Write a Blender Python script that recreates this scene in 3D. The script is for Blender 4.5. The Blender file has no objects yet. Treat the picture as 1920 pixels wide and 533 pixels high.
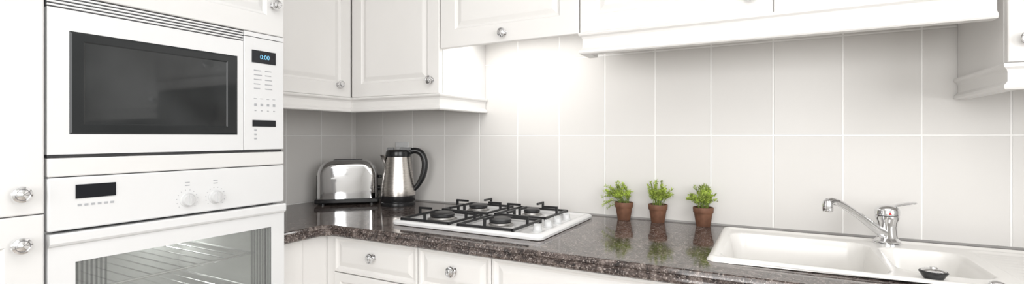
import bpy, bmesh, math, random
from mathutils import Vector, Matrix
random.seed(7)
scene = bpy.context.scene
COL = scene.collection
scene.view_settings.view_transform = 'Standard'
scene.view_settings.look = 'None'
scene.view_settings.exposure = 0.0

# ------------------------------------------------------------------ materials
def new_mat(name):
    m = bpy.data.materials.new(name); m.use_nodes = True
    nt = m.node_tree; nt.nodes.clear()
    out = nt.nodes.new('ShaderNodeOutputMaterial')
    b = nt.nodes.new('ShaderNodeBsdfPrincipled')
    nt.links.new(b.outputs[0], out.inputs[0])
    return m, nt, b, out

def pmat(name, col, rough=0.4, metal=0.0, var=0.03, nscale=6.0, bump=0.0, bscale=60.0, coat=0.0, **kw):
    m, nt, b, out = new_mat(name)
    tc = nt.nodes.new('ShaderNodeTexCoord')
    n = nt.nodes.new('ShaderNodeTexNoise'); n.inputs['Scale'].default_value = nscale
    nt.links.new(tc.outputs['Object'], n.inputs['Vector'])
    r = nt.nodes.new('ShaderNodeValToRGB')
    r.color_ramp.elements[0].position = 0.3; r.color_ramp.elements[1].position = 0.7
    r.color_ramp.elements[0].color = (*[max(0, c*(1-var)) for c in col], 1)
    r.color_ramp.elements[1].color = (*[min(1, c*(1+var)) for c in col], 1)
    nt.links.new(n.outputs['Fac'], r.inputs[0]); nt.links.new(r.outputs[0], b.inputs['Base Color'])
    b.inputs['Roughness'].default_value = rough; b.inputs['Metallic'].default_value = metal
    b.inputs['Coat Weight'].default_value = coat
    if bump:
        n2 = nt.nodes.new('ShaderNodeTexNoise'); n2.inputs['Scale'].default_value = bscale
        nt.links.new(tc.outputs['Object'], n2.inputs['Vector'])
        bp = nt.nodes.new('ShaderNodeBump'); bp.inputs['Strength'].default_value = bump
        bp.inputs['Distance'].default_value = 0.002
        nt.links.new(n2.outputs['Fac'], bp.inputs['Height']); nt.links.new(bp.outputs[0], b.inputs['Normal'])
    for k, v in kw.items():
        b.inputs[k].default_value = v
    return m

def emis(name, col, s):
    m, nt, b, out = new_mat(name)
    b.inputs['Base Color'].default_value = (*col, 1)
    b.inputs['Emission Color'].default_value = (*col, 1)
    b.inputs['Emission Strength'].default_value = s
    return m

TW, TH = 0.2005, 0.326
def tile_mat(name, axis, shift):
    m, nt, b, out = new_mat(name)
    g = nt.nodes.new('ShaderNodeNewGeometry')
    s = nt.nodes.new('ShaderNodeSeparateXYZ'); nt.links.new(g.outputs['Position'], s.inputs[0])
    c = nt.nodes.new('ShaderNodeCombineXYZ')
    a1 = nt.nodes.new('ShaderNodeMath'); a1.operation = 'ADD'; a1.inputs[1].default_value = shift
    a2 = nt.nodes.new('ShaderNodeMath'); a2.operation = 'ADD'; a2.inputs[1].default_value = -0.901 + TH*6
    nt.links.new(s.outputs[axis], a1.inputs[0]); nt.links.new(s.outputs[2], a2.inputs[0])
    nt.links.new(a1.outputs[0], c.inputs[0]); nt.links.new(a2.outputs[0], c.inputs[1])
    br = nt.nodes.new('ShaderNodeTexBrick'); br.offset = 0.0; br.squash = 1.0
    br.inputs['Scale'].default_value = 1.0
    br.inputs['Brick Width'].default_value = TW; br.inputs['Row Height'].default_value = TH
    br.inputs['Mortar Size'].default_value = 0.0030; br.inputs['Mortar Smooth'].default_value = 0.2
    br.inputs['Color1'].default_value = (0.715, 0.698, 0.675, 1)
    br.inputs['Color2'].default_value = (0.74, 0.723, 0.70, 1)
    br.inputs['Mortar'].default_value = (0.93, 0.92, 0.90, 1)
    nt.links.new(c.outputs[0], br.inputs['Vector'])
    nt.links.new(br.outputs['Color'], b.inputs['Base Color'])
    n = nt.nodes.new('ShaderNodeTexNoise'); n.inputs['Scale'].default_value = 9
    nt.links.new(c.outputs[0], n.inputs['Vector'])
    mx = nt.nodes.new('ShaderNodeMath'); mx.operation = 'MULTIPLY_ADD'
    mx.inputs[1].default_value = -1.0
    mm = nt.nodes.new('ShaderNodeMath'); mm.operation = 'MULTIPLY'; mm.inputs[1].default_value = 0.25
    nt.links.new(n.outputs['Fac'], mm.inputs[0])
    nt.links.new(br.outputs['Fac'], mx.inputs[0]); nt.links.new(mm.outputs[0], mx.inputs[2])
    bp = nt.nodes.new('ShaderNodeBump'); bp.inputs['Strength'].default_value = 0.8
    bp.inputs['Distance'].default_value = 0.0025
    nt.links.new(mx.outputs[0], bp.inputs['Height']); nt.links.new(bp.outputs[0], b.inputs['Normal'])
    b.inputs['Roughness'].default_value = 0.34
    b.inputs['Specular IOR Level'].default_value = 0.25
    return m

def granite_mat():
    m, nt, b, out = new_mat('granite')
    tc = nt.nodes.new('ShaderNodeTexCoord')
    n1 = nt.nodes.new('ShaderNodeTexNoise'); n1.inputs['Scale'].default_value = 30; n1.inputs['Detail'].default_value = 8
    n1.inputs['Distortion'].default_value = 1.2; n1.inputs['Roughness'].default_value = 0.75
    v = nt.nodes.new('ShaderNodeTexVoronoi'); v.inputs['Scale'].default_value = 330
    n3 = nt.nodes.new('ShaderNodeTexNoise'); n3.inputs['Scale'].default_value = 190; n3.inputs['Detail'].default_value = 4
    for x in (n1, v, n3): nt.links.new(tc.outputs['Object'], x.inputs['Vector'])
    r1 = nt.nodes.new('ShaderNodeValToRGB')
    e = r1.color_ramp.elements
    e[0].position = 0.38; e[0].color = (0.018, 0.015, 0.015, 1)
    e[1].position = 0.66; e[1].color = (0.22, 0.180, 0.162, 1)
    k = e.new(0.50); k.color = (0.068, 0.051, 0.046, 1)
    nt.links.new(n1.outputs['Fac'], r1.inputs[0])
    r2 = nt.nodes.new('ShaderNodeValToRGB')
    r2.color_ramp.elements[0].position = 0.56; r2.color_ramp.elements[0].color = (0, 0, 0, 1)
    r2.color_ramp.elements[1].position = 0.66; r2.color_ramp.elements[1].color = (1, 1, 1, 1)
    nt.links.new(n3.outputs['Fac'], r2.inputs[0])
    mx = nt.nodes.new('ShaderNodeMix'); mx.data_type = 'RGBA'
    nt.links.new(r2.outputs[0], mx.inputs['Factor'])
    nt.links.new(r1.outputs[0], mx.inputs['A']); mx.inputs['B'].default_value = (0.31, 0.27, 0.25, 1)
    hs = nt.nodes.new('ShaderNodeHueSaturation'); 
    ma = nt.nodes.new('ShaderNodeMapRange'); ma.inputs['To Min'].default_value = 0.6; ma.inputs['To Max'].default_value = 1.4
    nt.links.new(v.outputs['Color'], ma.inputs['Value']); nt.links.new(ma.outputs[0], hs.inputs['Value'])
    nt.links.new(mx.outputs['Result'], hs.inputs['Color'])
    nt.links.new(hs.outputs[0], b.inputs['Base Color'])
    b.inputs['Roughness'].default_value = 0.08
    b.inputs['Specular IOR Level'].default_value = 0.55
    return m

def oven_glass_mat():
    m, nt, b, out = new_mat('oven_glass')
    tr = nt.nodes.new('ShaderNodeBsdfTransparent'); tr.inputs[0].default_value = (0.91, 0.93, 0.91, 1)
    b.inputs['Base Color'].default_value = (0.23, 0.23, 0.27, 1); b.inputs['Roughness'].default_value = 0.03
    b.inputs['Specular IOR Level'].default_value = 0.9
    mix = nt.nodes.new('ShaderNodeMixShader')
    # printed vertical stripes at both side edges of the pane
    g = nt.nodes.new('ShaderNodeTexCoord'); s = nt.nodes.new('ShaderNodeSeparateXYZ')
    nt.links.new(g.outputs['Object'], s.inputs[0])
    ab = nt.nodes.new('ShaderNodeMath'); ab.operation = 'ABSOLUTE'; nt.links.new(s.outputs[1], ab.inputs[0])
    gt = nt.nodes.new('ShaderNodeMath'); gt.operation = 'GREATER_THAN'; gt.inputs[1].default_value = 0.180
    nt.links.new(ab.outputs[0], gt.inputs[0])
    mu = nt.nodes.new('ShaderNodeMath'); mu.operation = 'MULTIPLY'; mu.inputs[1].default_value = 2*math.pi/0.0090
    nt.links.new(s.outputs[1], mu.inputs[0])
    si = nt.nodes.new('ShaderNodeMath'); si.operation = 'SINE'; nt.links.new(mu.outputs[0], si.inputs[0])
    g2 = nt.nodes.new('ShaderNodeMath'); g2.operation = 'GREATER_THAN'; g2.inputs[1].default_value = 0.1
    nt.links.new(si.outputs[0], g2.inputs[0])
    an = nt.nodes.new('ShaderNodeMath'); an.operation = 'MULTIPLY'
    nt.links.new(gt.outputs[0], an.inputs[0]); nt.links.new(g2.outputs[0], an.inputs[1])
    ma = nt.nodes.new('ShaderNodeMapRange'); ma.inputs['To Min'].default_value = 0.25; ma.inputs['To Max'].default_value = 0.55
    nt.links.new(an.outputs[0], ma.inputs['Value'])
    cm = nt.nodes.new('ShaderNodeMix'); cm.data_type = 'RGBA'
    cm.inputs['A'].default_value = (0.46, 0.46, 0.46, 1); cm.inputs['B'].default_value = (0.13, 0.135, 0.135, 1)
    nt.links.new(an.outputs[0], cm.inputs['Factor']); nt.links.new(cm.outputs['Result'], b.inputs['Base Color'])
    nt.links.new(ma.outputs[0], mix.inputs[0]); nt.links.new(tr.outputs[0], mix.inputs[1]); nt.links.new(b.outputs[0], mix.inputs[2])
    nt.links.new(mix.outputs[0], out.inputs[0])
    return m

def steel_mat():
    m, nt, b, out = new_mat('brushed_steel')
    tc = nt.nodes.new('ShaderNodeTexCoord'); mp = nt.nodes.new('ShaderNodeMapping')
    mp.inputs['Scale'].default_value = (2, 2, 260)
    n = nt.nodes.new('ShaderNodeTexNoise'); n.inputs['Scale'].default_value = 3
    nt.links.new(tc.outputs['Object'], mp.inputs[0]); nt.links.new(mp.outputs[0], n.inputs['Vector'])
    r = nt.nodes.new('ShaderNodeMapRange'); r.inputs['To Min'].default_value = 0.2; r.inputs['To Max'].default_value = 0.36
    nt.links.new(n.outputs['Fac'], r.inputs['Value']); nt.links.new(r.outputs[0], b.inputs['Roughness'])
    b.inputs['Base Color'].default_value = (0.62, 0.585, 0.55, 1); b.inputs['Metallic'].default_value = 1
    return m

M_cab = pmat('cabinet_white', (0.775, 0.762, 0.745), 0.34, var=0.01, nscale=3)
M_carc = pmat('carcass_white', (0.76, 0.755, 0.745), 0.45, var=0.01)
M_appl = pmat('appliance_white', (0.70, 0.705, 0.71), 0.18, var=0.008)
M_cab_dim = pmat('cabinet_white_dimmed', (0.705, 0.702, 0.695), 0.30, var=0.01, nscale=3)  # cabinet white, darkened in colour to offset the strong light on these fronts
M_dial = pmat('dial_white', (0.61, 0.615, 0.62), 0.25, var=0.008)
M_wall = pmat('wall_paint', (0.74, 0.74, 0.73), 0.6, var=0.02, bump=0.1)
M_ceil = pmat('ceiling_paint', (0.85, 0.85, 0.84), 0.8, var=0.01)
M_floor = pmat('floor_vinyl', (0.42, 0.38, 0.34), 0.4, var=0.2, nscale=4)
M_tb = tile_mat('wall_tiles_long', 0, -2.01 + TW*20)
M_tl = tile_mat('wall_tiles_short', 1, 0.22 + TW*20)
M_gran = granite_mat()
M_chrome = pmat('chrome', (0.78, 0.78, 0.79), 0.06, 1.0, var=0.02)
M_steel = steel_mat()
M_blackp = pmat('black_plastic', (0.014, 0.014, 0.015), 0.25, var=0.1)
M_iron = pmat('black_enamel_iron', (0.015, 0.015, 0.016), 0.35, var=0.2, bump=0.1, bscale=200)
M_mwglass = pmat('microwave_glass', (0.026, 0.028, 0.029), 0.04, var=0.4, nscale=5, **{'Specular IOR Level': 0.4})
M_mwframe = pmat('microwave_window_edge', (0.022, 0.024, 0.025), 0.10, var=0.1, **{'Specular IOR Level': 0.3})
M_disp = pmat('display_black', (0.012, 0.013, 0.016), 0.08, var=0.1, **{'Specular IOR Level': 0.3})
M_digit = emis('display_digit', (0.20, 0.55, 0.85), 0.5)
M_print = pmat('grey_print', (0.38, 0.39, 0.41), 0.5, var=0.05)
M_slat = pmat('vent_dark', (0.10, 0.10, 0.105), 0.5, var=0.1)
M_gap = pmat('gap_black', (0.04, 0.04, 0.042), 0.6, var=0.1)
M_hob = pmat('hob_enamel', (0.79, 0.79, 0.79), 0.12, var=0.008)
M_alu = pmat('burner_aluminium', (0.40, 0.39, 0.38), 0.35, 0.9, var=0.1)
M_sink = pmat('sink_composite', (0.79, 0.775, 0.75), 0.22, var=0.01)
M_pot = pmat('terracotta', (0.16, 0.072, 0.040), 0.65, var=0.3, nscale=30, bump=0.3)
M_soil = pmat('soil', (0.03, 0.02, 0.013), 0.95, var=0.4, nscale=80, bump=0.8)
M_leaf = pmat('leaf_green', (0.37, 0.47, 0.08), 0.5, var=0.6, nscale=50)
M_stem = pmat('stem_green', (0.16, 0.22, 0.04), 0.6, var=0.2)
M_seal = pmat('sealant_grey', (0.36, 0.35, 0.34), 0.5, var=0.05)
M_oveni = pmat('oven_enamel', (0.52, 0.525, 0.51), 0.30, var=0.12, nscale=3)
M_ovglass = oven_glass_mat()
M_red = pmat('red_dot', (0.6, 0.03, 0.03), 0.4)
M_lens = emis('lamp_lens', (1.0, 0.99, 0.97), 2.5)
M_ceill = emis('added_ceiling_glow', (1.0, 0.99, 0.97), 1.0)  # glow of the added ceiling panel
M_frame = pmat('added_frame_white', (0.85, 0.85, 0.85), 0.4)  # white of the added window frames and ceiling panel housing

# ------------------------------------------------------------------ object helpers
W = {}
def thing(name, loc, label, cat, rot=0.0, group=None):
    o = bpy.data.objects.new(name, None); o.empty_display_size = 0.05
    o.location = loc; COL.objects.link(o)
    if rot: o.rotation_euler = (0, 0, rot); W[o.name] = Vector((0, 0, 0))
    else: W[o.name] = Vector(loc)
    o['label'] = label; o['category'] = cat
    if group: o['group'] = group
    return o

def finish(name, bm, mats, parent=None, smooth=False, bevel=0.0, label=None, seg=2, recalc=True):
    if recalc: bmesh.ops.recalc_face_normals(bm, faces=bm.faces)
    me = bpy.data.meshes.new(name)
    lo = Vector((1e9,)*3); hi = Vector((-1e9,)*3)
    for v in bm.verts:
        for i in range(3):
            lo[i] = min(lo[i], v.co[i]); hi[i] = max(hi[i], v.co[i])
    c = (lo+hi)/2
    bmesh.ops.translate(bm, verts=bm.verts, vec=-c)
    bm.to_mesh(me); bm.free()
    for m in (mats if isinstance(mats, (list, tuple)) else [mats]): me.materials.append(m)
    if smooth:
        for p in me.polygons: p.use_smooth = True
        try: me.set_sharp_from_angle(angle=math.radians(38))
        except Exception: pass
    o = bpy.data.objects.new(name, me); COL.objects.link(o)
    W[o.name] = c.copy()
    if parent is not None:
        o.parent = parent; o.location = c - W[parent.name]
    else: o.location = c
    if bevel:
        b = o.modifiers.new('Bevel', 'BEVEL'); b.width = bevel; b.segments = seg; b.limit_method = 'ANGLE'
        b.angle_limit = math.radians(40)
        for p in me.polygons: p.use_smooth = True
        try: me.set_sharp_from_angle(angle=math.radians(38))
        except Exception: pass
        b.harden_normals = False
    if label: o['label'] = label
    return o

def abox(bm, x0, x1, y0, y1, z0, z1, mi=0):
    vs = [bm.verts.new((x, y, z)) for x in (x0, x1) for y in (y0, y1) for z in (z0, z1)]
    for q in ((0,1,3,2),(4,6,7,5),(0,4,5,1),(2,3,7,6),(0,2,6,4),(1,5,7,3)):
        f = bm.faces.new([vs[i] for i in q]); f.material_index = mi

def box(name, x0, x1, y0, y1, z0, z1, mat, parent=None, bevel=0.0, label=None):
    bm = bmesh.new(); abox(bm, x0, x1, y0, y1, z0, z1)
    return finish(name, bm, mat, parent, bevel=bevel, label=label)

def boxes(name, lst, mat, parent=None, bevel=0.0, label=None):
    bm = bmesh.new()
    for b in lst: abox(bm, *b)
    return finish(name, bm, mat, parent, bevel=bevel, label=label)

def alathe(bm, prof, seg=32, c=(0, 0, 0), axis='Z', mi=0, ang0=0):
    rings = []
    def mp(x, y, h):
        if axis == 'Z': return (c[0]+x, c[1]+y, c[2]+h)
        if axis == 'X': return (c[0]+h, c[1]+x, c[2]+y)
        if axis == '-Y': return (c[0]+x, c[1]-h, c[2]+y)
    for r, h in prof:
        if r < 1e-6: rings.append([bm.verts.new(mp(0, 0, h))])
        else: rings.append([bm.verts.new(mp(r*math.cos(ang0+2*math.pi*i/seg), r*math.sin(ang0+2*math.pi*i/seg), h)) for i in range(seg)])
    for a, b in zip(rings, rings[1:]):
        for i in range(seg):
            j = (i+1) % seg
            if len(a) == 1 and len(b) == 1: continue
            if len(a) == 1: f = bm.faces.new((a[0], b[j], b[i]))
            elif len(b) == 1: f = bm.faces.new((a[i], a[j], b[0]))
            else: f = bm.faces.new((a[i], a[j], b[j], b[i]))
            f.material_index = mi
    for r in (rings[0], rings[-1]):
        if len(r) > 1:
            f = bm.faces.new(r); f.material_index = mi

def atube(bm, pts, radii, seg=12, flat=1.0, up=None):
    pts = [Vector(p) for p in pts]; n = len(pts)
    if not isinstance(radii, (list, tuple)): radii = [radii]*n
    rings = []; ref = Vector(up) if up else None
    for i, p in enumerate(pts):
        d = (pts[min(i+1, n-1)] - pts[max(i-1, 0)]).normalized()
        if ref is None: ref = Vector((0, 0, 1)) if abs(d.z) < 0.9 else Vector((1, 0, 0))
        a = (ref - d*ref.dot(d)).normalized(); ref = a
        b = d.cross(a)
        rings.append([bm.verts.new(p + (a*math.cos(t)*flat + b*math.sin(t))*radii[i]) for t in [2*math.pi*k/seg for k in range(seg)]])
    for a, b in zip(rings, rings[1:]):
        for i in range(seg):
            j = (i+1) % seg; bm.faces.new((a[i], a[j], b[j], b[i]))
    bm.faces.new(rings[0]); bm.faces.new(rings[-1])

def bez(p, n=16):
    p = [Vector(q) for q in p]; P = [2*p[0]-p[1]] + p + [2*p[-1]-p[-2]]; out = []
    for i in range(1, len(P)-2):
        for k in range(n):
            t = k/n
            out.append(0.5*((2*P[i]) + (-P[i-1]+P[i+1])*t + (2*P[i-1]-5*P[i]+4*P[i+1]-P[i+2])*t*t + (-P[i-1]+3*P[i]-3*P[i+1]+P[i+2])*t**3))
    out.append(p[-1]); return out

def asweep(bm, path, prof):
    path = [Vector((p[0], p[1])) for p in path]; n = len(path); rings = []
    for i in range(n):
        nn = []
        if i > 0:
            d = (path[i]-path[i-1]).normalized(); nn.append(Vector((d.y, -d.x)))
        if i < n-1:
            d = (path[i+1]-path[i]).normalized(); nn.append(Vector((d.y, -d.x)))
        m = nn[0] if len(nn) == 1 else (nn[0]+nn[1])/(1+nn[0].dot(nn[1]))
        rings.append([bm.verts.new((path[i].x+m.x*o, path[i].y+m.y*o, z)) for o, z in prof])
    k = len(prof)
    for a, b in zip(rings, rings[1:]):
        for i in range(k):
            j = (i+1) % k; bm.faces.new((a[i], a[j], b[j], b[i]))
    bm.faces.new(rings[0]); bm.faces.new(rings[-1])

def apanel(bm, plane, u0, u1, z0, z1, back, front, frame=0.055, groove=True):
    s = 1 if front > back else -1
    def mp(u, z, d): return (d, u, z) if plane == 'X' else (u, d, z)
    ch = 0.003
    def ring(ins, d): return [bm.verts.new(mp(u, z, d)) for u, z in ((u0+ins, z0+ins), (u1-ins, z0+ins), (u1-ins, z1-ins), (u0+ins, z1-ins))]
    R = [ring(0, back), ring(0, front - s*ch), ring(ch*0.4, front - s*ch*0.3), ring(ch, front)]
    if groove:
        f = frame
        R += [ring(f, front), ring(f+0.004, front - s*0.0045), ring(f+0.011, front - s*0.007), ring(f+0.028, front - s*0.0012), ring(f+0.032, front - s*0.0008)]
    for a, b in zip(R, R[1:]):
        for i in range(4):
            j = (i+1) % 4; bm.faces.new((a[i], a[j], b[j], b[i]))
    bm.faces.new(R[0]); bm.faces.new(R[-1])

def door(name, plane, u0, u1, z0, z1, back, front, parent, frame=0.055, groove=True, mat=None):
    bm = bmesh.new(); apanel(bm, plane, u0, u1, z0, z1, back, front, frame, groove)
    return finish(name, bm, mat or M_cab, parent)

KP = [(0.011, 0), (0.0115, 0.002), (0.0065, 0.004), (0.0055, 0.011), (0.010, 0.014), (0.0165, 0.018), (0.0178, 0.0215), (0.0165, 0.025), (0.0125, 0.0262), (0.012, 0.0245), (0.0105, 0.0275), (0.005, 0.030), (0, 0.0305)]
def knob(c, axis, parent):
    bm = bmesh.new(); alathe(bm, KP, 20, c, axis)
    return finish('knob', bm, M_chrome, parent, smooth=True, label='round chrome knob with faceted centre')

# ------------------------------------------------------------------ room shell
def struct(o): o['kind'] = 'structure'; return o
RX, RY, RZ = 3.45, -3.6, 2.45
struct(box('wall_back', -0.1, RX+0.1, 0.0, 0.1, 0, RZ, M_tb))
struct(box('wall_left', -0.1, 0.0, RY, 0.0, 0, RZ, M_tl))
vy0, vy1, vz0, vz1 = -2.9, -1.1, 0.95, 2.1
struct(boxes('wall_right', [(RX, RX+0.1, RY, vy0, 0, RZ), (RX, RX+0.1, vy1, 0, 0, RZ), (RX, RX+0.1, vy0, vy1, 0, vz0), (RX, RX+0.1, vy0, vy1, vz1, RZ)], M_wall))
wx0, wx1, wz0, wz1 = 1.3, 2.9, 0.95, 2.1
struct(boxes('wall_front', [(-0.1, wx0, RY-0.1, RY, 0, RZ), (wx1, RX+0.1, RY-0.1, RY, 0, RZ), (wx0, wx1, RY-0.1, RY, 0, wz0), (wx0, wx1, RY-0.1, RY, wz1, RZ)], M_wall))
struct(box('floor', -0.1, RX+0.1, RY-0.1, 0.1, -0.05, 0, M_floor))
struct(box('ceiling', -0.1, RX+0.1, RY-0.1, 0.1, RZ, RZ+0.05, M_ceil))
struct(boxes('added_window_1', [(wx0, wx0+0.05, RY-0.07, RY-0.02, wz0, wz1), (wx1-0.05, wx1, RY-0.07, RY-0.02, wz0, wz1), (wx0, wx1, RY-0.07, RY-0.02, wz0, wz0+0.05), (wx0, wx1, RY-0.07, RY-0.02, wz1-0.05, wz1), (2.08, 2.12, RY-0.07, RY-0.02, wz0, wz1)], M_frame))  # unseen window added behind the camera to light the room
struct(boxes('added_window_2', [(RX+0.02, RX+0.07, vy0, vy0+0.05, vz0, vz1), (RX+0.02, RX+0.07, vy1-0.05, vy1, vz0, vz1), (RX+0.02, RX+0.07, vy0, vy1, vz0, vz0+0.05), (RX+0.02, RX+0.07, vy0, vy1, vz1-0.05, vz1), (RX+0.02, RX+0.07, -2.02, -1.98, vz0, vz1)], M_frame))  # unseen window added on the right to brighten the left corner
struct(box('trim_1', 0.002, RX, -0.006, 0.0, 0.9, 0.906, M_seal))

# ------------------------------------------------------------------ tower
FX = 0.60
TY0, TY1 = -1.456, -0.872
t = thing('oven_housing_cabinet', (0.3, -1.164, 0), 'tall white cabinet housing the microwave and built-in oven', 'cabinet')
boxes('body', [(0.003, 0.572, TY0, TY0+0.018, 0.1, 2.2), (0.003, 0.572, TY1-0.018, TY1, 0.1, 2.2), (0.003, 0.572, TY0+0.018, TY1-0.018, 0.1, 0.118),
               (0.003, 0.572, TY0+0.018, TY1-0.018, 1.135, 1.165), (0.003, 0.572, TY0+0.018, TY1-0.018, 1.55, 1.568), (0.003, 0.572, TY0+0.018, TY1-0.018, 2.182, 2.2), (0.003, 0.012, TY0+0.018, TY1-0.018, 0.118, 2.182)], M_carc, t)
box('filler_strip', 0.574, FX+0.002, TY0, TY1, 1.132, 1.174, M_cab_dim, t, bevel=0.003)
d = door('door', 'X', TY0, TY1, 1.547, 2.198, 0.574, FX+0.002, t, 0.06, mat=M_cab_dim)
knob((FX+0.002, -0.912, 1.642), 'X', d)
door('door', 'X', TY0, TY1, 0.12, 0.40, 0.574, FX+0.002, t, mat=M_cab_dim)
box('plinth', 0.003, 0.54, TY0+0.002, TY1-0.002, 0, 0.099, M_cab, t)

# microwave
m = thing('microwave_oven', (0.3, -1.164, 1.18), 'white built-in microwave with dark window and control panel', 'microwave')
box('body', 0.10, 0.572, TY0+0.03, TY1-0.03, 1.170, 1.54, M_appl, m)
box('shadow_gap', 0.574, 0.592, TY0+0.002, TY1-0.002, 1.175, 1.181, M_gap, m)
PY = -1.007
d = boxes('door', [(0.574, FX, TY0, -1.418, 1.182, 1.512), (0.574, FX, -1.026, PY-0.001, 1.182, 1.512), (0.574, FX, -1.418, -1.026, 1.182, 1.228), (0.574, FX, -1.418, -1.026, 1.464, 1.512)], M_appl, m)
bm = bmesh.new()
def ringx(y0, y1, z0, z1, x): return [bm.verts.new((x, y, z)) for y, z in ((y0, z0), (y1, z0), (y1, z1), (y0, z1))]
R = [ringx(-1.418, -1.026, 1.228, 1.464, 0.575), ringx(-1.418, -1.026, 1.228, 1.464, FX-0.0005), ringx(-1.413, -1.031, 1.233, 1.459, FX+0.0008), ringx(-1.392, -1.056, 1.251, 1.444, FX+0.0008), ringx(-1.389, -1.059, 1.254, 1.441, FX-0.0008)]
for q, (a, b_) in enumerate(zip(R, R[1:])):
    for i in range(4): bm.faces.new((a[i], a[(i+1) % 4], b_[(i+1) % 4], b_[i]))
bm.faces.new(R[0]); f = bm.faces.new(R[-1]); f.material_index = 1
finish('window', bm, [M_mwframe, M_mwglass], d, label='dark glass microwave door window')
cp = box('control_panel', 0.574, FX+0.001, PY+0.001, TY1, 1.182, 1.530, M_appl, m, bevel=0.002)
box('display', FX+0.001, FX+0.003, -0.982, -0.902, 1.452, 1.491, M_disp, cp)
box('display', FX+0.001, FX+0.003, -0.980, -0.902, 1.254, 1.274, M_disp, cp)
def text_part(s, size, c, mat, parent, name='display_digits'):
    cu = bpy.data.curves.new('txt', 'FONT'); cu.body = s; cu.size = size; cu.align_x = 'CENTER'; cu.align_y = 'CENTER'
    to = bpy.data.objects.new('txt', cu); COL.objects.link(to)
    bpy.context.view_layer.update()
    me = bpy.data.meshes.new_from_object(to.evaluated_get(bpy.context.evaluated_depsgraph_get()))
    bpy.data.objects.remove(to)
    bm = bmesh.new(); bm.from_mesh(me)
    for v in bm.verts: v.co = Vector((c[0], c[1]+v.co.x, c[2]+v.co.y))
    return finish(name, bm, mat, parent, recalc=False)
text_part('0:00', 0.019, (FX+0.0035, -0.940, 1.471), M_digit, cp)
FS = FX+0.001
for r_ in range(5):
    z = 1.427 - r_*0.014
    for c_ in range(2): box('printed_marking', FS, FS+0.0006, -0.975+c_*0.037, -0.975+c_*0.037+random.uniform(0.02, 0.03), z, z+0.003, M_print, cp)
for c_ in range(4):
    box('touch_button', FS, FS+0.001, -0.974+c_*0.021, -0.966+c_*0.021, 1.318, 1.326, M_print, cp)
    box('printed_marking', FS, FS+0.0006, -0.973+c_*0.021, -0.967+c_*0.021, 1.302, 1.305, M_print, cp)
    box('printed_marking', FS, FS+0.0006, -0.975+c_*0.021, -0.966+c_*0.021, 1.340, 1.342, M_print, cp)
for c_ in range(3): box('touch_button', FS, FS+0.001, -0.974, -0.966, 1.240-c_*0.013, 1.245-c_*0.013, M_print, cp)
vg = box('vent_grille', 0.574, 0.592, TY0, PY-0.001, 1.514, 1.545, M_slat, m)
box('vent_panel', 0.574, FX, PY+0.001, TY1, 1.532, 1.545, M_appl, m)
for i in range(4):
    z = 1.5155 + i*0.0078
    box('vent_slat', 0.590, FX, TY0, PY-0.001, z, z+0.0044, M_appl, vg, bevel=0.001)

# oven
o = thing('built_in_oven', (0.3, -1.164, 0.42), 'white built-in electric oven with glass door and two dials', 'oven')
pan = box('control_panel', 0.574, FX+0.003, TY0, TY1, 1.010, 1.130, M_appl, o, bevel=0.004)
FO = FX+0.003
box('display', FO, FO+0.002, -1.408, -1.331, 1.080, 1.112, M_disp, pan)
for i in range(6): box('touch_button', FO, FO+0.001, -1.404+i*0.0125, -1.397+i*0.0125, 1.062, 1.067, M_print, pan)
for ky in (-1.168, -1.0925):
    bm = bmesh.new()
    for a in range(0, 12):
        aa = math.radians(-130 + a*24); r_ = 0.027
        abox(bm, FO, FO+0.0006, ky+math.sin(aa)*r_-0.001, ky+math.sin(aa)*r_+0.001, 1.05+math.cos(aa)*r_-0.001, 1.05+math.cos(aa)*r_+0.001)
    finish('dial_scale', bm, M_print, pan)
    box('printed_symbol', FO, FO+0.0006, ky-0.006, ky+0.006, 1.088, 1.0905, M_print, pan)
    box('printed_symbol', FO, FO+0.0006, ky-0.006, ky+0.006, 1.096, 1.0985, M_print, pan)
for ky in (-1.168, -1.0925):
    bm = bmesh.new()
    alathe(bm, [(0.0195, 0), (0.0195, 0.002), (0.0165, 0.004), (0.0155, 0.012), (0.014, 0.014), (0, 0.014)], 32, (FO, ky, 1.05), 'X')
    abox(bm, FO+0.012, FO+0.019, ky-0.003, ky+0.003, 1.036, 1.064)
    finish('control_dial', bm, M_dial, pan, smooth=True)
D0 = 0.935
gy0, gy1 = -1.408, -0.917
dr = boxes('door', [(0.575, FO, TY0, gy0, 0.42, 1.005), (0.575, FO, gy1, TY1, 0.42, 1.005), (0.575, FO, gy0, gy1, D0, 1.005), (0.575, FO, gy0, gy1, 0.42, 0.52)], M_appl, o)
bm = bmesh.new()
asweep(bm, [(FO, TY0), (FO, TY1)], [(0, 0.975), (0.007, 0.979), (0.010, 0.984), (0.010, 1.001), (0.007, 1.005), (0, 1.005)])
finish('handle', bm, M_appl, dr, label='full-width white moulded door grip')
box('glass_pane', FX-0.004, FX, gy0, gy1, 0.52, D0, M_ovglass, dr, label='tinted glass with striped edges')
boxes('oven_cavity', [(0.08, 0.09, -1.40, -0.93, 0.50, 0.96), (0.09, 0.572, -1.41, -1.40, 0.50, 0.96), (0.09, 0.572, -0.93, -0.92, 0.50, 0.96), (0.09, 0.572, -1.40, -0.93, 0.95, 0.96), (0.09, 0.572, -1.40, -0.93, 0.50, 0.51)], M_oveni, o)
for zr in (0.850, 0.74):
    bm = bmesh.new()
    for i in range(12):
        y = -1.38 + i*0.0395
        atube(bm, [(0.12, y, zr), (0.545, y, zr)], 0.002, 6)
    for x in (0.12, 0.545): atube(bm, [(x, -1.395, zr), (x, -0.935, zr)], 0.0035, 8)
    atube(bm, [(0.12, -1.39, zr), (0.545, -1.39, zr)], 0.003, 6); atube(bm, [(0.12, -0.94, zr), (0.545, -0.94, zr)], 0.003, 6)
    finish('wire_rack', bm, M_chrome, o, smooth=True)
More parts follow.
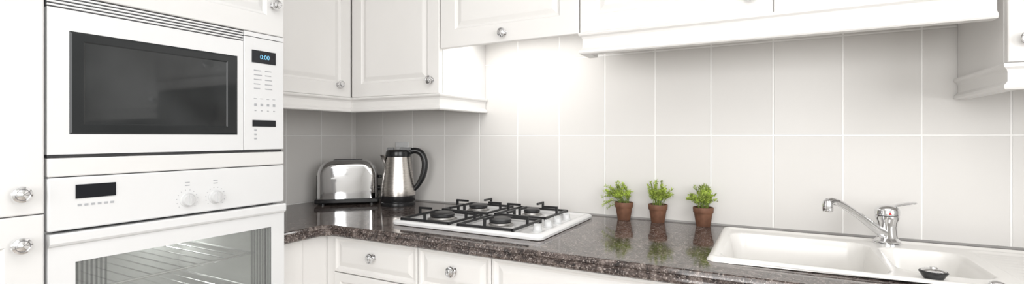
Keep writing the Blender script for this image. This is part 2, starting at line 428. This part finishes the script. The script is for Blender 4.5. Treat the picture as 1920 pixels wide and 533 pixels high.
bm = bmesh.new(); alathe(bm, [(0.02, 0), (0.02, 0.008), (0, 0.012)], 20, (0.09, -1.0, 0.91), 'X')
finish('added_oven_lamp', bm, M_dial, o, smooth=True)  # lamp disc added to go with the fill point in the oven

# tall larder next to the tower
t = thing('larder_cabinet', (0.3, -1.76, 0), 'tall white panelled cabinet with two chrome knobs', 'cabinet')
boxes('body', [(0.003, 0.574, -2.058, -1.459, 0.1, 2.2)], M_carc, t)
d = door('door', 'X', -2.056, -1.461, 1.0535, 2.198, 0.576, FX+0.002, t, 0.062, mat=M_cab_dim)
knob((FX+0.002, -1.503, 1.100), 'X', d)
d = door('door', 'X', -2.056, -1.461, 0.12, 1.0515, 0.576, FX+0.002, t, 0.062, mat=M_cab_dim)
knob((FX+0.002, -1.503, 0.992), 'X', d)
box('plinth', 0.003, 0.54, -2.056, -1.464, 0, 0.099, M_cab, t)

# ------------------------------------------------------------------ wall cabinets
UT = 2.2
def pelmet(path, z0, z1, parent, k=1.0):
    pr = [(-0.02, z1), (0.014*k, z1), (0.015*k, z1-0.004), (0.013*k, z1-0.009), (0.006*k, z1-0.014), (0.003*k, z1-0.020), (0.003*k, z0+0.020), (0.007*k, z0+0.016), (0.013*k, z0+0.011), (0.014*k, z0+0.004), (0.011*k, z0), (-0.02, z0)]
    bm = bmesh.new(); asweep(bm, path, pr)
    return finish('pelmet', bm, M_cab, parent, label='moulded white pelmet under the cabinet')
CE = 0.838
t = thing('corner_wall_cabinet', (0.2, -0.2, 1.396), 'white L-shaped corner wall cabinet with two panelled doors', 'cabinet')
boxes('body', [(0.003, 0.328, -0.868, -0.003, 1.396, UT), (0.328, CE, -0.328, -0.003, 1.396, UT)], M_cab, t)
d = door('door', 'X', -0.866, -0.352, 1.397, UT-0.002, 0.330, 0.350, t, 0.058)
knob((0.350, -0.425, 1.449), 'X', d)
d = door('door', 'Y', 0.352, CE-0.001, 1.397, UT-0.002, -0.330, -0.350, t, 0.058)
knob((0.800, -0.350, 1.451), '-Y', d)
pelmet([(0.350, -0.868), (0.350, -0.350), (CE, -0.350), (CE, -0.003)], 1.331, 1.395, t)

HX0, HX1 = 0.842, 1.428
t = thing('hood_wall_cabinet', (1.13, -0.18, 1.573), 'white wall cabinet with built-in extractor above the hob', 'cabinet')
box('body', HX0, HX1, -0.328, -0.003, 1.670, UT, M_cab, t)
d = door('door', 'Y', HX0+0.001, HX1-0.001, 1.574, UT-0.002, -0.330, -0.350, t, 0.07)
knob((1.135, -0.350, 1.606), '-Y', d)
e = boxes('extractor_panel', [(HX0+0.02, HX1-0.02, -0.31, -0.02, 1.662, 1.669)], M_appl, t)
box('lamp_lens', 0.88, 1.37, -0.26, -0.12, 1.658, 1.6615, M_lens, e)

t = thing('double_wall_cabinet', (1.96, -0.18, 1.573), 'white double-door wall cabinet with moulded pelmet', 'cabinet')
box('body', 1.431, 2.484, -0.328, -0.003, 1.574, UT, M_cab, t)
d = door('door', 'Y', 1.431, 2.0090, 1.575, UT-0.002, -0.330, -0.350, t, 0.058)
knob((1.952, -0.350, 1.628), '-Y', d)
d = door('door', 'Y', 2.0110, 2.484, 1.575, UT-0.002, -0.330, -0.350, t, 0.058)
pelmet([(1.445, -0.26), (1.445, -0.350), (2.475, -0.350)], 1.502, 1.573, t)

t = thing('end_wall_cabinet', (2.97, -0.18, 1.396), 'white wall cabinet beside the sink with chrome knob', 'cabinet')
box('body', 2.494, RX-0.004, -0.328, -0.003, 1.396, UT, M_cab, t)
d = door('door', 'Y', 2.495, 2.96, 1.398, UT-0.002, -0.330, -0.350, t, 0.058)
knob((2.528, -0.350, 1.451), '-Y', d)
door('door', 'Y', 2.963, RX-0.006, 1.398, UT-0.002, -0.330, -0.350, t, 0.058)
pelmet([(2.496, -0.003), (2.496, -0.350), (RX-0.02, -0.350)], 1.333, 1.395, t, 0.8)

# ------------------------------------------------------------------ worktop
bm = bmesh.new()
wf = -0.660; wl = 0.556
sx0, sx1, sy0, sy1 = 1.875, 2.835, -0.545, -0.100
def slab(x0, x1, y0, y1): abox(bm, x0, x1, y0, y1, 0.861, 0.9)
slab(0.002, wl, -0.868, wf); slab(0.002, sx0, wf, -0.001)
slab(sx0, sx1, wf, sy0); slab(sx0, sx1, sy1, -0.001); slab(sx1, RX-0.002, wf, -0.001)
k = 0.035
tri = [(wl, wf-k), (wl+k, wf), (wl, wf)]
a = [bm.verts.new((x, y, 0.9)) for x, y in tri]; b_ = [bm.verts.new((x, y, 0.861)) for x, y in tri]
bm.faces.new(a); bm.faces.new(b_)
asweep(bm, [(wl, -0.868), (wl, wf-k), (wl+k, wf), (RX-0.002, wf)],
       [(0, 0.861), (0, 0.9), (0.008, 0.9), (0.014, 0.898), (0.018, 0.893), (0.019, 0.888), (0.0155, 0.884), (0.0155, 0.881), (0.020, 0.877), (0.021, 0.871), (0.019, 0.865), (0.014, 0.861)])
wt = finish('worktop', bm, M_gran)
wt['label'] = 'dark brown speckled polished granite L-shaped worktop'; wt['category'] = 'worktop'

# ------------------------------------------------------------------ base cabinets
DF = -0.655
def carcass(x0, x1, parent, y0=-0.632):
    boxes('body', [(x0, x0+0.018, y0, -0.004, 0.1, 0.860), (x1-0.018, x1, y0, -0.004, 0.1, 0.860), (x0+0.018, x1-0.018, y0, -0.004, 0.1, 0.118), (x0+0.018, x1-0.018, -0.014, -0.004, 0.118, 0.860)], M_carc, parent)
    box('plinth', x0, x1, -0.60, -0.585, 0, 0.099, M_cab, parent)
t = thing('corner_base_cabinet', (0.3, -0.4, 0), 'white corner base cabinet with plain filler panels', 'cabinet')
boxes('body', [(0.004, 0.530, -0.868, -0.632, 0.0, 0.860), (0.004, 0.566, -0.630, -0.004, 0.0, 0.860)], M_carc, t)
box('filler_panel', 0.532, 0.550, -0.868, -0.760, 0.1, 0.858, M_cab, t, bevel=0.002)
box('filler_panel', 0.532, 0.543, -0.757, -0.632, 0.1, 0.858, M_cab, t, bevel=0.002)
box('filler_panel', 0.545, 0.586, -0.650, -0.634, 0.1, 0.858, M_cab, t, bevel=0.002)

t = thing('drawer_cabinet', (0.785, -0.33, 0), 'white drawer base cabinet under the worktop', 'cabinet')
carcass(0.587, 0.978, t)
d = door('drawer', 'Y', 0.588, 0.978, 0.727, 0.859, -0.634, DF, t, 0.010, groove=True); knob((0.784, DF, 0.800), '-Y', d)
door('drawer', 'Y', 0.588, 0.978, 0.50, 0.724, -0.634, DF, t, 0.03)
door('drawer', 'Y', 0.588, 0.978, 0.12, 0.497, -0.634, DF, t, 0.03)
t = thing('drawer_cabinet', (1.12, -0.33, 0), 'narrow white drawer base cabinet below the hob', 'cabinet')
carcass(0.981, 1.261, t)
d = door('drawer', 'Y', 0.981, 1.261, 0.727, 0.859, -0.634, DF, t, 0.010); knob((1.126, DF, 0.800), '-Y', d)
door('drawer', 'Y', 0.981, 1.261, 0.12, 0.724, -0.634, DF, t, 0.05)
t = thing('base_cabinet', (1.56, -0.33, 0), 'white base cabinet with false drawer front', 'cabinet')
carcass(1.264, 1.862, t)
door('drawer', 'Y', 1.264, 1.862, 0.727, 0.859, -0.634, DF, t, 0.010)
door('door', 'Y', 1.264, 1.862, 0.12, 0.724, -0.634, DF, t, 0.055)
t = thing('sink_base_cabinet', (2.36, -0.33, 0), 'white base cabinet under the sink', 'cabinet')
carcass(1.865, 2.84, t)
for a_, b_ in ((1.866, 2.351), (2.354, 2.839)): door('door', 'Y', a_, b_, 0.12, 0.859, -0.634, DF, t, 0.055)
t = thing('base_cabinet', (3.14, -0.33, 0), 'white base cabinet with panelled door', 'cabinet')
carcass(2.843, RX-0.005, t)
door('door', 'Y', 2.845, RX-0.007, 0.12, 0.859, -0.634, DF, t, 0.055)

# ------------------------------------------------------------------ hob
hx0, hx1, hy0, hy1 = 0.778, 1.384, -0.562, -0.072
h = thing('gas_hob', ((hx0+hx1)/2, (hy0+hy1)/2, 0.9), 'white enamel gas hob with four burners and black grates', 'gas hob')
bm = bmesh.new()
def rr(ins, z, r=0.02, n=5):
    x0, x1, y0, y1 = hx0+ins, hx1-ins, hy0+ins, hy1-ins; vs = []
    for cx, cy, a0 in ((x1-r, y1-r, 0), (x0+r, y1-r, 90), (x0+r, y0+r, 180), (x1-r, y0+r, 270)):
        for i in range(n+1):
            a = math.radians(a0+90*i/n); vs.append(bm.verts.new((cx+r*math.cos(a), cy+r*math.sin(a), z)))
    return vs
R = [rr(0.006, 0.9005), rr(0.001, 0.902), rr(0, 0.910), rr(0.003, 0.915), rr(0.010, 0.918), rr(0.022, 0.918), rr(0.030, 0.9145), rr(0.04, 0.9135)]
for a, b_ in zip(R, R[1:]):
    for i in range(len(a)):
        j = (i+1) % len(a); bm.faces.new((a[i], a[j], b_[j], b_[i]))
bm.faces.new(R[0]); bm.faces.new(R[-1])
finish('hob_plate', bm, M_hob, h, smooth=True)
HZ = 0.9135
BX = (0.922, 1.172); BY = (-0.442, -0.192)
burn = [(BX[0], BY[0], 0.043), (BX[0], BY[1], 0.036), (BX[1], BY[0], 0.036), (BX[1], BY[1], 0.029)]
for bx, by, r in burn:
    bm = bmesh.new(); alathe(bm, [(r+0.012, 0), (r+0.012, 0.003), (r+0.004, 0.005), (r+0.002, 0.010), (r-0.004, 0.012), (0, 0.012)], 32, (bx, by, HZ))
    b_ = finish('burner', bm, M_alu, h, smooth=True)
    bm = bmesh.new(); alathe(bm, [(r-0.002, 0.012), (r+0.003, 0.014), (r+0.003, 0.022), (r-0.003, 0.026), (0, 0.0265)], 32, (bx, by, HZ))
    finish('burner_cap', bm, M_iron, b_, smooth=True)
def bar(bm, p, q, w_=0.0035, hh=0.004):
    p, q = Vector(p), Vector(q); d_ = (q-p).normalized()
    upv = Vector((0, 0, 1)) if abs(d_.z) < 0.9 else Vector((1, 0, 0))
    s_ = d_.cross(upv).normalized(); u_ = s_.cross(d_)
    vs = [bm.verts.new(e_ + s_*a*w_ + u_*b2*hh) for e_ in (p, q) for a, b2 in ((-1, -1), (1, -1), (1, 1), (-1, 1))]
    bm.faces.new(vs[:4]); bm.faces.new(vs[4:])
    for i in range(4): bm.faces.new((vs[i], vs[(i+1) % 4], vs[4+(i+1) % 4], vs[4+i]))
GL, GH = HZ+0.010, HZ+0.036
for bx, by, r in burn:
    bm = bmesh.new(); a = 0.106; ay = 0.104
    cs = [(bx-a, by-ay), (bx+a, by-ay), (bx+a, by+ay), (bx-a, by+ay)]
    for i in range(4): bar(bm, (*cs[i], GL), (*cs[(i+1) % 4], GL))
    for x, y in cs: bar(bm, (x, y, HZ), (x, y, GL+0.003))
    for dx, dy in ((1, 0), (-1, 0), (0, 1), (0, -1)):
        ex, ey = bx+dx*a, by+dy*ay
        bar(bm, (ex, ey, GL-0.003), (ex, ey, GH+0.004), 0.004, 0.004)
        bar(bm, (ex, ey, GH), (bx+dx*0.050, by+dy*0.050, GH))
    finish('pan_support', bm, M_iron, h, label='black cast iron burner grate')
for i in range(4):
    bm = bmesh.new(); c = (1.334, -0.480+i*0.083, HZ)
    alathe(bm, [(0.017, 0), (0.017, 0.003), (0.0145, 0.005), (0.0135, 0.017), (0.012, 0.019), (0, 0.019)], 28, c)
    abox(bm, c[0]-0.012, c[0]+0.012, c[1]-0.003, c[1]+0.003, HZ+0.018, HZ+0.024)
    finish('control_dial', bm, M_dial, h, smooth=True)

# ------------------------------------------------------------------ sink
X0, X1, Y0, Y1 = 1.855, 2.855, -0.567, -0.080
def sd_rr(x, y, x0, x1, y0, y1, r):
    cx, cy = (x0+x1)/2, (y0+y1)/2; hx, hy = (x1-x0)/2-r, (y1-y0)/2-r
    qx, qy = abs(x-cx)-hx, abs(y-cy)-hy
    return math.hypot(max(qx, 0), max(qy, 0)) + min(max(qx, qy), 0) - r
def sst(t): t = max(0, min(1, t)); return t*t*(3-2*t)
def sink_h(x, y):
    so = -sd_rr(x, y, X0, X1, Y0, Y1, 0.03)
    z = 0.9005 + 0.0125*math.sin(math.pi/2*min(1, so/0.012))
    z -= 0.005*sst((so-0.020)/0.010)
    s1 = -sd_rr(x, y, 1.892, 2.245, -0.530, -0.165, 0.05)
    if s1 > -0.008:
        z -= 0.165*sst((s1+0.004)/0.032)**0.8 + 0.004*sst((s1+0.008)/0.008)
    s2 = -sd_rr(x, y, 2.275, 2.445, -0.470, -0.190, 0.05)
    if s2 > -0.008:
        z -= 0.085*sst((s2+0.004)/0.035)**0.8 + 0.003*sst((s2+0.008)/0.008)
    s3 = -sd_rr(x, y, 2.48, 2.825, -0.53, -0.12, 0.03)
    if s3 > 0:
        z -= 0.004*sst(s3/0.016)
        z += 0.0006*sst((s3-0.02)/0.02)*(0.5+0.5*math.cos(2*math.pi*(y+0.12)/0.034))
    return z
bm = bmesh.new(); NX, NY = 250, 124
V = []
for i in range(NX+1):
    row = []
    for j in range(NY+1):
        x = X0+(X1-X0)*i/NX; y = Y0+(Y1-Y0)*j/NY
        s_ = sd_rr(x, y, X0, X1, Y0, Y1, 0.03)
        if s_ > 0:
            cx = X0+0.03 if x < X0+0.03 else X1-0.03; cy = Y0+0.03 if y < Y0+0.03 else Y1-0.03
            d_ = math.hypot(x-cx, y-cy); x = cx+(x-cx)*0.03/d_; y = cy+(y-cy)*0.03/d_
        row.append(bm.verts.new((x, y, sink_h(x, y))))
    V.append(row)
for i in range(NX):
    for j in range(NY): bm.faces.new((V[i][j], V[i+1][j], V[i+1][j+1], V[i][j+1]))
sk = thing('sink', (2.355, -0.32, 0.9), 'white composite inset sink with bowl, half bowl and drainer', 'sink')
basin = finish('basin', bm, M_sink, sk, smooth=True)
for cx, cy, cz in ((2.07, -0.35, sink_h(2.07, -0.35)), (2.36, -0.33, sink_h(2.36, -0.33))):
    bm = bmesh.new(); alathe(bm, [(0.04, 0.0), (0.038, 0.003), (0.03, 0.002), (0.01, 0.001), (0, 0.001)], 28, (cx, cy, cz+0.0005))
    finish('drain', bm, M_chrome, sk, smooth=True)
bm = bmesh.new(); alathe(bm, [(0.014, 0), (0.014, 0.003), (0.011, 0.007), (0.006, 0.009), (0, 0.009)], 24, (2.425, -0.520, sink_h(2.425, -0.520)+0.0005))
finish('waste_control', bm, M_chrome, sk, smooth=True)
PX, PYY = 2.318, -0.535
pl = thing('sink_plug', (PX, PYY, 0.9095), 'dark rubber sink plug with chrome top resting on the sink rim', 'sink plug')
bm = bmesh.new(); alathe(bm, [(0.015, 0.0), (0.018, 0.004), (0.024, 0.014), (0.026, 0.017), (0.023, 0.020)], 32, (PX, PYY, 0.9095))
finish('plug_body', bm, M_blackp, pl, smooth=True)
bm = bmesh.new(); alathe(bm, [(0.022, 0.020), (0.019, 0.023), (0.008, 0.025), (0.006, 0.028), (0, 0.029)], 32, (PX, PYY, 0.9095))
finish('plug_top', bm, M_chrome, pl, smooth=True)

# tap
tx, ty, tz = 2.305, -0.128, sink_h(2.305, -0.128)+0.0055
tp = thing('mixer_tap', (tx, ty, tz), 'chrome single-lever kitchen mixer tap on the sink', 'tap')
bm = bmesh.new()
alathe(bm, [(0.032, -0.001), (0.032, 0.004), (0.028, 0.008), (0.0245, 0.012), (0.0235, 0.045), (0.0245, 0.058), (0.028, 0.066), (0.0295, 0.072), (0.0295, 0.076)], 36, (tx, ty, tz+0.0005))
body = finish('body', bm, M_chrome, tp, smooth=True)
bm = bmesh.new()
alathe(bm, [(0.028, 0.0775), (0.0305, 0.080), (0.0305, 0.092), (0.028, 0.100), (0.019, 0.107), (0.006, 0.110), (0, 0.110)], 36, (tx, ty, tz))
lp = bez([(tx-0.004, ty, tz+0.098), (tx+0.02, ty+0.002, tz+0.107), (tx+0.045, ty+0.004, tz+0.114), (tx+0.068, ty+0.006, tz+0.117)], 6)
atube(bm, lp, [0.020]*4 + [0.016]*(len(lp)-8) + [0.013]*3 + [0.009], 14, flat=0.30)
finish('lever', bm, M_chrome, tp, smooth=True)
bm = bmesh.new()
sp = bez([(tx-0.008, ty-0.010, tz+0.024), (tx-0.03, ty-0.032, tz+0.040), (tx-0.088, ty-0.088, tz+0.090), (tx-0.126, ty-0.126, tz+0.118), (tx-0.147, ty-0.145, tz+0.126), (tx-0.160, ty-0.156, tz+0.122)], 8)
n = len(sp); atube(bm, sp, [0.015 - 0.005*min(1, i/14) + 0.003*max(0, (i-n+12)/12) for i in range(n)], 18)
e_ = sp[-1]
alathe(bm, [(0.0125, -0.024), (0.0135, -0.020), (0.0135, -0.004), (0.0115, 0.006), (0.006, 0.010), (0, 0.0105)], 24, (e_.x, e_.y, e_.z))
finish('spout', bm, M_chrome, tp, smooth=True)
bm = bmesh.new()
abox(bm, tx-0.001, tx+0.005, ty-0.0315, ty-0.030, tz+0.083, tz+0.089)
finish('temperature_mark', bm, M_red, tp)
bm = bmesh.new()
alathe(bm, [(0.034, 0.0), (0.034, 0.003), (0.031, 0.0045)], 36, (tx, ty, sink_h(tx, ty)+0.0003))
finish('base_ring', bm, M_chrome, tp, smooth=True)

# ------------------------------------------------------------------ toaster
tc_ = Vector((0.192, -0.222, 0.9))
to = thing('toaster', tc_, 'shiny chrome two-slice toaster with black base', 'toaster', rot=math.radians(43))
L, Dp, H = 0.272, 0.160, 0.185
def rbox(bm, L, D_, z0, z1, rt, rv, seg=8):
    r = bmesh.ops.create_cube(bm, size=1.0)
    vs = r['verts']
    for v in vs: v.co = Vector((v.co.x*L, v.co.y*D_, z0+(v.co.z+0.5)*(z1-z0)))
    ends = [e for e in bm.edges if all(abs(v.co.z-z1) < 1e-6 for v in e.verts) and abs(e.verts[0].co.x-e.verts[1].co.x) < 1e-6]
    bmesh.ops.bevel(bm, geom=ends, offset=rt, segments=seg, affect='EDGES', profile=0.5)
    rest = [e for e in bm.edges if e.is_boundary is False and len(e.link_faces) == 2 and e.calc_face_angle(0) > 0.8 and not all(abs(v.co.z-z0) < 1e-6 for v in e.verts)]
    bmesh.ops.bevel(bm, geom=rest, offset=rv, segments=seg, affect='EDGES', profile=0.5)
bm = bmesh.new(); rbox(bm, L, Dp, 0.022, 0.210, 0.070, 0.034, 10)
finish('body', bm, M_chrome, to, smooth=True, label='mirror-polished chrome shell')
bm = bmesh.new()
abox(bm, -L/2-0.008, L/2+0.008, -Dp/2-0.004, Dp/2+0.004, 0.008, 0.030)
finish('base', bm, M_blackp, to, bevel=0.005)
for x, y in ((-0.11, -0.06), (0.11, -0.06), (-0.11, 0.06), (0.11, 0.06)):
    bm = bmesh.new(); alathe(bm, [(0.012, 0), (0.012, 0.009)], 16, (x, y, 0)); finish('foot', bm, M_blackp, to)
for y in (-0.022, 0.022):
    bm = bmesh.new(); abox(bm, -0.065, 0.065, y-0.011, y+0.011, 0.2085, 0.2115); finish('slot', bm, M_gap, to)
bm = bmesh.new(); abox(bm, L/2-0.002, L/2+0.003, -0.046, 0.046, 0.03, 0.140); finish('end_panel', bm, M_blackp, to, bevel=0.002)
bm = bmesh.new(); abox(bm, L/2+0.003, L/2+0.023, -0.022, 0.022, 0.120, 0.134); finish('lever', bm, M_blackp, to, bevel=0.004)
bm = bmesh.new(); abox(bm, -L/2-0.003, -L/2+0.002, -0.046, 0.046, 0.03, 0.140); finish('end_panel', bm, M_blackp, to, bevel=0.002)
bm = bmesh.new(); alathe(bm, [(0.012, 0), (0.011, 0.012), (0, 0.013)], 20, (L/2+0.003, -0.0, 0.07), 'X'); finish('browning_dial', bm, M_blackp, to)

# ------------------------------------------------------------------ kettle
ke = thing('kettle', (0.452, -0.158, 0.9), 'brushed steel electric kettle with black handle and lid', 'kettle', rot=math.radians(32))
bm = bmesh.new(); alathe(bm, [(0.080, 0), (0.081, 0.004), (0.080, 0.015), (0.076, 0.019), (0.076, 0.021)], 48); finish('power_base', bm, M_blackp, ke, smooth=True)
bm = bmesh.new(); alathe(bm, [(0.077, 0.021), (0.079, 0.024), (0.0795, 0.048)], 48); finish('lower_band', bm, M_blackp, ke, smooth=True)
bm = bmesh.new(); alathe(bm, [(0.0785, 0.048), (0.079, 0.052), (0.0770, 0.08), (0.072, 0.12), (0.066, 0.16), (0.0595, 0.20), (0.0565, 0.222), (0.0555, 0.230)], 56)
sv = [bm.verts.new(p) for p in ((-0.052, -0.030, 0.232), (-0.052, 0.030, 0.232), (-0.084, -0.010, 0.238), (-0.084, 0.010, 0.238), (-0.061, 0, 0.178), (-0.0585, -0.02, 0.20), (-0.0585, 0.02, 0.20))]
for q in ((0, 2, 3, 1), (0, 5, 2), (1, 3, 6), (2, 4, 3), (5, 4, 2), (6, 3, 4)): bm.faces.new([sv[i] for i in q])
finish('body', bm, M_steel, ke, smooth=True, label='brushed stainless steel jug')
bm = bmesh.new(); alathe(bm, [(0.057, 0.228), (0.0585, 0.236), (0.056, 0.252), (0.048, 0.259), (0.02, 0.262), (0.0, 0.262)], 48)
abox(bm, -0.05, -0.02, -0.010, 0.010, 0.256, 0.272)
abox(bm, 0.01, 0.062, -0.016, 0.016, 0.245, 0.272)
finish('lid', bm, M_blackp, ke, smooth=True)
bm = bmesh.new()
hp = bez([(0.048, 0, 0.250), (0.078, 0, 0.257), (0.106, 0, 0.246), (0.122, 0, 0.215), (0.124, 0, 0.175), (0.115, 0, 0.135), (0.100, 0, 0.105), (0.086, 0, 0.085), (0.074, 0, 0.072)], 6)
nh = len(hp); atube(bm, hp, [0.0185 - 0.007*max(0, (i-nh*0.6)/(nh*0.4)) for i in range(nh)], 14, flat=0.8)
finish('handle', bm, M_blackp, ke, smooth=True, label='black curved plastic handle')

so = thing('power_socket', (0.36, -0.003, 1.17), 'white plastic wall socket behind the kettle', 'power socket')
box('faceplate', 0.30, 0.385, -0.011, -0.002, 1.125, 1.195, M_appl, so, bevel=0.003)
box('plug', 0.325, 0.365, -0.034, -0.0112, 1.135, 1.17, M_appl, so, bevel=0.004)

# ------------------------------------------------------------------ plants
def plant(x, y, lean, hgt, spread, seed, label, trail=0, ns=40):
    rnd = random.Random(seed)
    p = thing('potted_plant', (x, y, 0.9), label, 'potted plant', group='small potted plants on the worktop')
    bm = bmesh.new(); alathe(bm, [(0.0235, 0), (0.0245, 0.002), (0.0315, 0.048), (0.0335, 0.048), (0.0345, 0.050), (0.0355, 0.066), (0.0345, 0.068), (0.032, 0.068), (0.030, 0.060), (0, 0.060)], 36, (x, y, 0.9))
    finish('pot', bm, M_pot, p, smooth=True, label='small brown terracotta pot')
    bm = bmesh.new(); alathe(bm, [(0.0305, 0.058), (0.0305, 0.062), (0.015, 0.065), (0, 0.066)], 24, (x, y, 0.9)); finish('soil', bm, M_soil, p, smooth=True)
    bs = bmesh.new(); bl = bmesh.new()
    zt = 0.963
    for i in range(ns + trail):
        tr = i >= ns
        az = rnd.uniform(0, 2*math.pi); el = math.sqrt(rnd.uniform(0.01, 1.0))
        ro = rnd.uniform(0, 0.022)
        st = Vector((x+ro*math.cos(az), y+ro*math.sin(az), zt))
        L_ = hgt*rnd.uniform(0.40, 1.0)
        out = spread*el*rnd.uniform(0.6, 1.2)
        top = Vector((x+math.cos(az)*out+lean*L_/hgt, y+math.sin(az)*out*0.55, zt+L_*(1-0.45*el*el)))
        if tr:
            top = Vector((x-0.060-rnd.uniform(0, .022), y+rnd.uniform(-.03, .01), zt+rnd.uniform(-0.03, 0.11)))
        top.y = min(top.y, -0.012)
        mid = (st+top)/2 + Vector((rnd.uniform(-.008, .008), rnd.uniform(-.005, .005), 0.012))
        pts = bez([st, mid, top], 6)
        atube(bs, pts, [0.0008]*len(pts), 4)
        dirn = (top-mid).normalized()
        for kk in range(4 if not tr else 7, len(pts)):
            for q in range(4 if kk < len(pts)-1 else 5):
                c = pts[kk] + Vector([rnd.uniform(-.004, .004) for _ in range(3)])
                d_ = (Vector((rnd.uniform(-1, 1), rnd.uniform(-1, 1), rnd.uniform(-.3, .9))) + dirn*0.6).normalized()
                s_ = d_.cross(Vector((rnd.uniform(-1, 1), rnd.uniform(-1, 1), rnd.uniform(-1, 1)))).normalized()
                nrm = d_.cross(s_); l = rnd.uniform(.006, .012); w_ = l*0.20
                P = [c, c+d_*l*.4+s_*w_, c+d_*l, c+d_*l*.4-s_*w_]
                P = [Vector((a.x, min(a.y, -0.004), a.z)) for a in P]
                vs = [bl.verts.new(a) for a in P]
                mv = bl.verts.new(c+d_*l*.45-nrm*l*.12)
                for a, b2 in ((0, 1), (1, 2), (2, 3), (3, 0)): bl.faces.new((vs[a], vs[b2], mv))
    finish('stems', bs, M_stem, p)
    finish('foliage', bl, M_leaf, p, recalc=False)
plant(1.499, -0.045, -0.026, 0.092, 0.052, 3, 'small leafy plant in a brown pot with straggly side stems', 8, ns=34)
plant(1.628, -0.045, 0.004, 0.104, 0.055, 5, 'small upright leafy green plant in a brown pot', ns=38)
plant(1.788, -0.045, -0.010, 0.098, 0.056, 9, 'small bushy green plant in a brown pot beside the sink', ns=38)

# ------------------------------------------------------------------ lights
def area(name, loc, size, power, rot=(0, 0, 0), sy=None, col=(1, 1, 1)):
    l = bpy.data.lights.new(name, 'AREA'); l.energy = power; l.color = col
    l.size = size
    if sy: l.shape = 'RECTANGLE'; l.size_y = sy
    o = bpy.data.objects.new(name, l); o.location = loc; o.rotation_euler = rot; COL.objects.link(o); return o
cl = thing('added_ceiling_light', (1.95, -1.75, RZ), 'added unseen square ceiling panel for fill light', 'ceiling light')  # unseen panel added overhead for general fill light
box('housing', 1.45, 2.45, -2.25, -1.25, RZ-0.03, RZ-0.001, M_frame, cl)
box('diffuser', 1.47, 2.43, -2.23, -1.27, RZ-0.034, RZ-0.0305, M_ceill, cl)
area('added_ceiling_fill', (1.95, -1.75, RZ-0.04), 0.95, 8, sy=0.95, col=(1, 0.985, 0.97))  # fill light below the added ceiling panel
area('added_front_fill', ((wx0+wx1)/2, RY-0.15, (wz0+wz1)/2), wx1-wx0, 45, rot=(math.radians(90), 0, 0), sy=wz1-wz0, col=(1, 0.995, 0.985))  # fill light shining in through the added window behind the camera
area('added_side_fill', (RX+0.15, (vy0+vy1)/2, (vz0+vz1)/2), vz1-vz0, 41, rot=(0, math.radians(90), 0), sy=vy1-vy0, col=(1, 0.995, 0.99))  # fill light through the added right-hand window, reaching the left wall
area('hood_area', (1.10, -0.19, 1.655), 0.46, 1.45, rot=(math.radians(10), 0, 0), sy=0.13, col=(1, 0.99, 0.98))
pl_ = bpy.data.lights.new('added_oven_point', 'POINT'); pl_.energy = 1.0; pl_.shadow_soft_size = 0.03  # point light added to brighten the oven interior
po = bpy.data.objects.new('added_oven_point', pl_); po.location = (0.15, -1.0, 0.90); COL.objects.link(po)

wd = bpy.data.worlds.new('World'); scene.world = wd; wd.use_nodes = True
bg = wd.node_tree.nodes['Background']; bg.inputs[0].default_value = (0.95, 0.97, 1, 1); bg.inputs[1].default_value = 0.8

# ------------------------------------------------------------------ camera
cd = bpy.data.cameras.new('camera'); cam = bpy.data.objects.new('camera', cd); COL.objects.link(cam)
cd.sensor_fit = 'HORIZONTAL'; cd.sensor_width = 36; cd.lens = 902/1920*36
cd.shift_y = -10/1920; cd.clip_start = 0.02
cam.location = (2.01, -1.90, 1.2225); cam.rotation_euler = (math.radians(90), 0, math.radians(28.5))
scene.camera = cam
